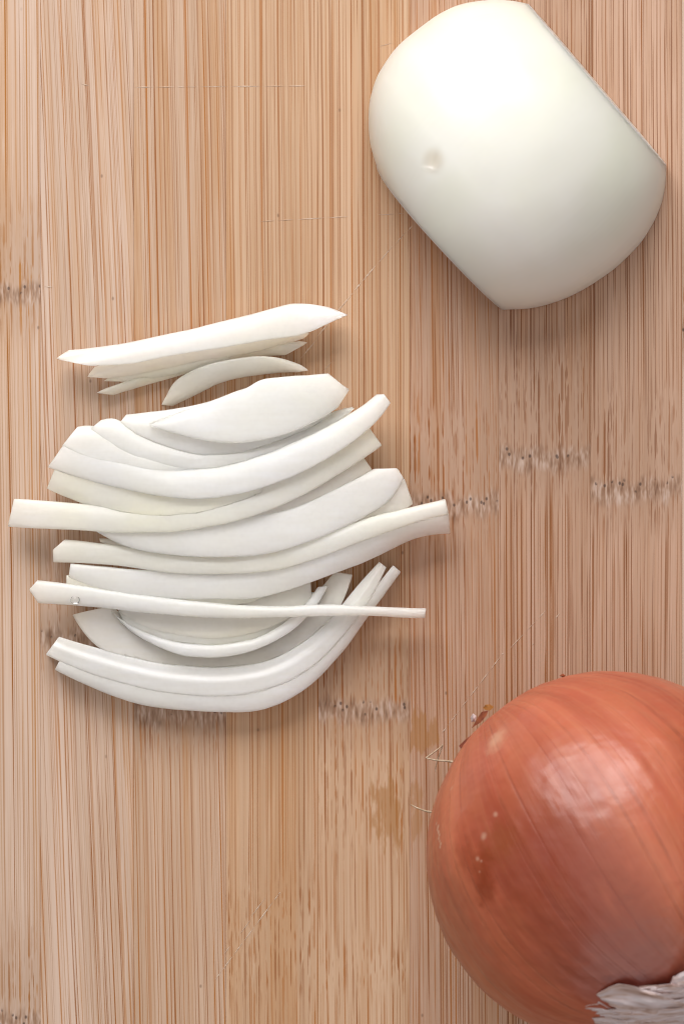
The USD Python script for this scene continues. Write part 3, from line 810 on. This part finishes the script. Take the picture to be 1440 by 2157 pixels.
prng = np.random.default_rng(5)
tufts = []
for k_ in range(11):
    tip = np.array([prng.uniform(1236, 1345), prng.uniform(2086, 2158)])
    if tip[1] < 2100: tip[0] = prng.uniform(1268, 1360)
    end = np.array([1540, 2070 + (tip[1] - 2080) * 0.9 + prng.uniform(-12, 12)])
    mid_ = tip + (end - tip) * 0.4 + np.array([0, prng.uniform(-10, 12)])
    wd = prng.uniform(9, 22)
    tufts.append(([tuple(tip + [2, -1.5]), tuple(tip + (mid_ - tip) * 0.35 + [0, -wd * 0.55]), tuple(mid_ + [0, -wd * 0.7]), tuple(end + [0, -wd * 0.6])],
                  [tuple(tip + [0, 2.5]), tuple(tip + (mid_ - tip) * 0.35 + [0, wd * 0.5]), tuple(mid_ + [0, wd * 0.75]), tuple(end + [0, wd * 0.6])],
                  [0.0008, prng.uniform(0.002, 0.0045), prng.uniform(0.003, 0.006), 0.005], [0.0008, prng.uniform(0.0015, 0.004), prng.uniform(0.003, 0.006), 0.005]))
for k_, (up, lo, lu, ll) in enumerate(tufts + [
    ([(1290, 2106), (1340, 2100), (1400, 2104), (1440, 2094), (1490, 2086), (1540, 2080)], [(1296, 2170), (1350, 2190), (1430, 2200), (1460, 2200), (1500, 2190), (1540, 2170)],
     [0.0005, 0.0008, 0.0012, 0.0015], [0.0005, 0.0008, 0.001, 0.001]),
    ([(1256, 2096), (1282, 2082), (1308, 2076), (1345, 2079), (1380, 2090), (1420, 2104), (1480, 2112)], [(1268, 2110), (1295, 2124), (1325, 2133), (1355, 2138), (1400, 2136), (1440, 2128), (1490, 2124)],
     [0.0010, 0.0022, 0.0035, 0.0045, 0.005], [0.0008, 0.0020, 0.0035, 0.0045, 0.005]),
    ([(1228, 2117), (1262, 2114), (1300, 2128), (1350, 2142), (1420, 2150)], [(1236, 2128), (1270, 2136), (1310, 2148), (1360, 2160), (1430, 2170)],
     [0.0008, 0.0015, 0.002, 0.003], [0.0008, 0.0015, 0.002, 0.003]),
    ([(1246, 2144), (1275, 2143), (1310, 2150), (1370, 2168), (1420, 2180)], [(1254, 2158), (1285, 2168), (1320, 2176), (1370, 2190), (1420, 2200)],
     [0.0008, 0.0015, 0.002, 0.003], [0.0008, 0.0015, 0.002, 0.003]),
    ([(1412, 2066), (1428, 2050), (1446, 2043), (1480, 2036), (1530, 2036)], [(1416, 2092), (1436, 2106), (1460, 2112), (1490, 2112), (1540, 2104)],
     [0.002, 0.004, 0.006, 0.007], [0.003, 0.005, 0.007, 0.008]),
]):
    t_, uv_ = shred(up, lo, lu, ll, 31 + k_, fold=0.0018 if k_ < 11 else 0.0030, n=50, m=20)
    obj('papery_shred', t_, PAPER, onion, smooth=True, uv=uv_)

# scraps of skin and dry root hairs at the root end
FLAKE = mat('dark_skin_scrap', {'g': ('geometry', {}), 'n': ('noise_texture', {'scale': 500.0, 'detail': 2.0}),
            'r': ('rgb_ramp', {'ramp': [(0.3, (0.16, 0.025, 0.012)), (0.7, (0.40, 0.10, 0.035))]}), 'p': ('principled_bsdf', {'roughness': 0.4})},
            [('g.position', 'n.vector'), ('n.fac', 'r.fac'), ('r.color', 'p.base_color')])
AMBER = mat('amber_skin_scrap', {'p': ('principled_bsdf', {'base_color': (0.36, 0.13, 0.022), 'roughness': 0.45})}, [])
ROOT = mat('dry_root', {'g': ('geometry', {}), 'n': ('noise_texture', {'scale': 900.0}),
           'r': ('rgb_ramp', {'ramp': [(0.3, (0.40, 0.27, 0.16)), (0.7, (0.66, 0.52, 0.38))]}), 'p': ('principled_bsdf', {'roughness': 0.7})},
           [('g.position', 'n.vector'), ('n.fac', 'r.fac'), ('r.color', 'p.base_color')])


def flake(pts, zs, mat_, name, thick=0.0003, bend=0.0008):
    """A small curled scrap: a fan of triangles with thickness, its middle lifted."""
    p_ = np.array([P(a[0], a[1], z) for a, z in zip(pts, zs)])
    c_ = p_.mean(0) + [0, 0, bend]
    n_ = len(p_)
    v = np.vstack([p_, c_, p_ - [0, 0, thick], c_ - [0, 0, thick]])
    f = []
    for j in range(n_):
        k2 = (j + 1) % n_
        f += [(j, k2, n_), (n_ + 1 + k2, n_ + 1 + j, 2 * n_ + 1), (j, n_ + 1 + j, k2), (k2, n_ + 1 + j, n_ + 1 + k2)]
    m = trimesh.Trimesh(v, np.array(f), process=False)
    m.fix_normals()
    obj(name, m, mat_, onion, smooth=25)


flake([(993, 1534), (1006, 1512), (1014, 1500), (1028, 1497), (1024, 1508), (1012, 1522)], [.034, .035, .036, .038, .039, .038], FLAKE, 'skin_scrap')
flake([(1017, 1491), (1022, 1485), (1031, 1484), (1040, 1489), (1032, 1497), (1021, 1496)], [.034, .035, .036, .038, .038, .036], AMBER, 'skin_scrap', bend=0.0003)
flake([(966, 1572), (980, 1558), (1000, 1543), (1001, 1548), (984, 1562), (970, 1577)], [.040, .041, .042, .043, .042, .041], FLAKE, 'skin_scrap', bend=0.0003)
flake([(990, 1512), (996, 1503), (1003, 1509), (1001, 1520), (993, 1522)], [.026, .027, .027, .027, .026], PAPER, 'skin_scrap')
flake([(1178, 1424), (1185, 1419), (1190, 1423), (1187, 1428)], [.04, .041, .041, .04], FLAKE, 'skin_scrap')


def tube(path, r0, r1, mat_, name, seg=7):
    path = np.asarray(path, float)
    n_ = len(path)
    v, f = [], []
    for k_ in range(n_):
        d_ = path[min(k_ + 1, n_ - 1)] - path[max(k_ - 1, 0)]; d_ /= np.linalg.norm(d_) + 1e-12
        a_ = np.cross(d_, [0, 0, 1.0]); a_ /= np.linalg.norm(a_) + 1e-12; b_ = np.cross(d_, a_)
        rr_ = r0 + (r1 - r0) * k_ / (n_ - 1)
        for j in range(seg):
            t = 2 * math.pi * j / seg
            v.append(path[k_] + rr_ * (math.cos(t) * a_ + math.sin(t) * b_))
    for k_ in range(n_ - 1):
        for j in range(seg):
            a, b = k_ * seg + j, k_ * seg + (j + 1) % seg
            f += [(a, b, b + seg), (a, b + seg, a + seg)]
    for k_, o in ((0, 0), (n_ - 1, 1)):
        v.append(path[k_]); c_ = len(v) - 1
        for j in range(seg):
            f.append((c_, k_ * seg + j, k_ * seg + (j + 1) % seg))
    m = trimesh.Trimesh(np.array(v), np.array(f), process=False); m.fix_normals()
    obj(name, m, mat_, onion, smooth=True)


def root_hair(pts, zs, r0=0.00034, r1=0.00018):
    c_ = curve(pts, 20); z = np.interp(np.linspace(0, 1, 20), np.linspace(0, 1, len(zs)), zs)
    tube([P(a[0], a[1], zz) for a, zz in zip(c_, z)], r0, r1, ROOT, 'root_hair')


root_hair([(965, 1608), (945, 1604), (920, 1602), (897, 1597)], [.012, .010, .008, .007])
root_hair([(897, 1597), (912, 1586), (925, 1576), (932, 1569)], [.007, .007, .006, .005], 0.00026, 0.00014)
root_hair([(932, 1569), (928, 1582), (922, 1598), (916, 1625)], [.005, .005, .004, .003], 0.0002, 0.0001)
root_hair([(915, 1712), (897, 1709), (880, 1703), (866, 1696)], [.016, .012, .009, .007], 0.0003, 0.00016)
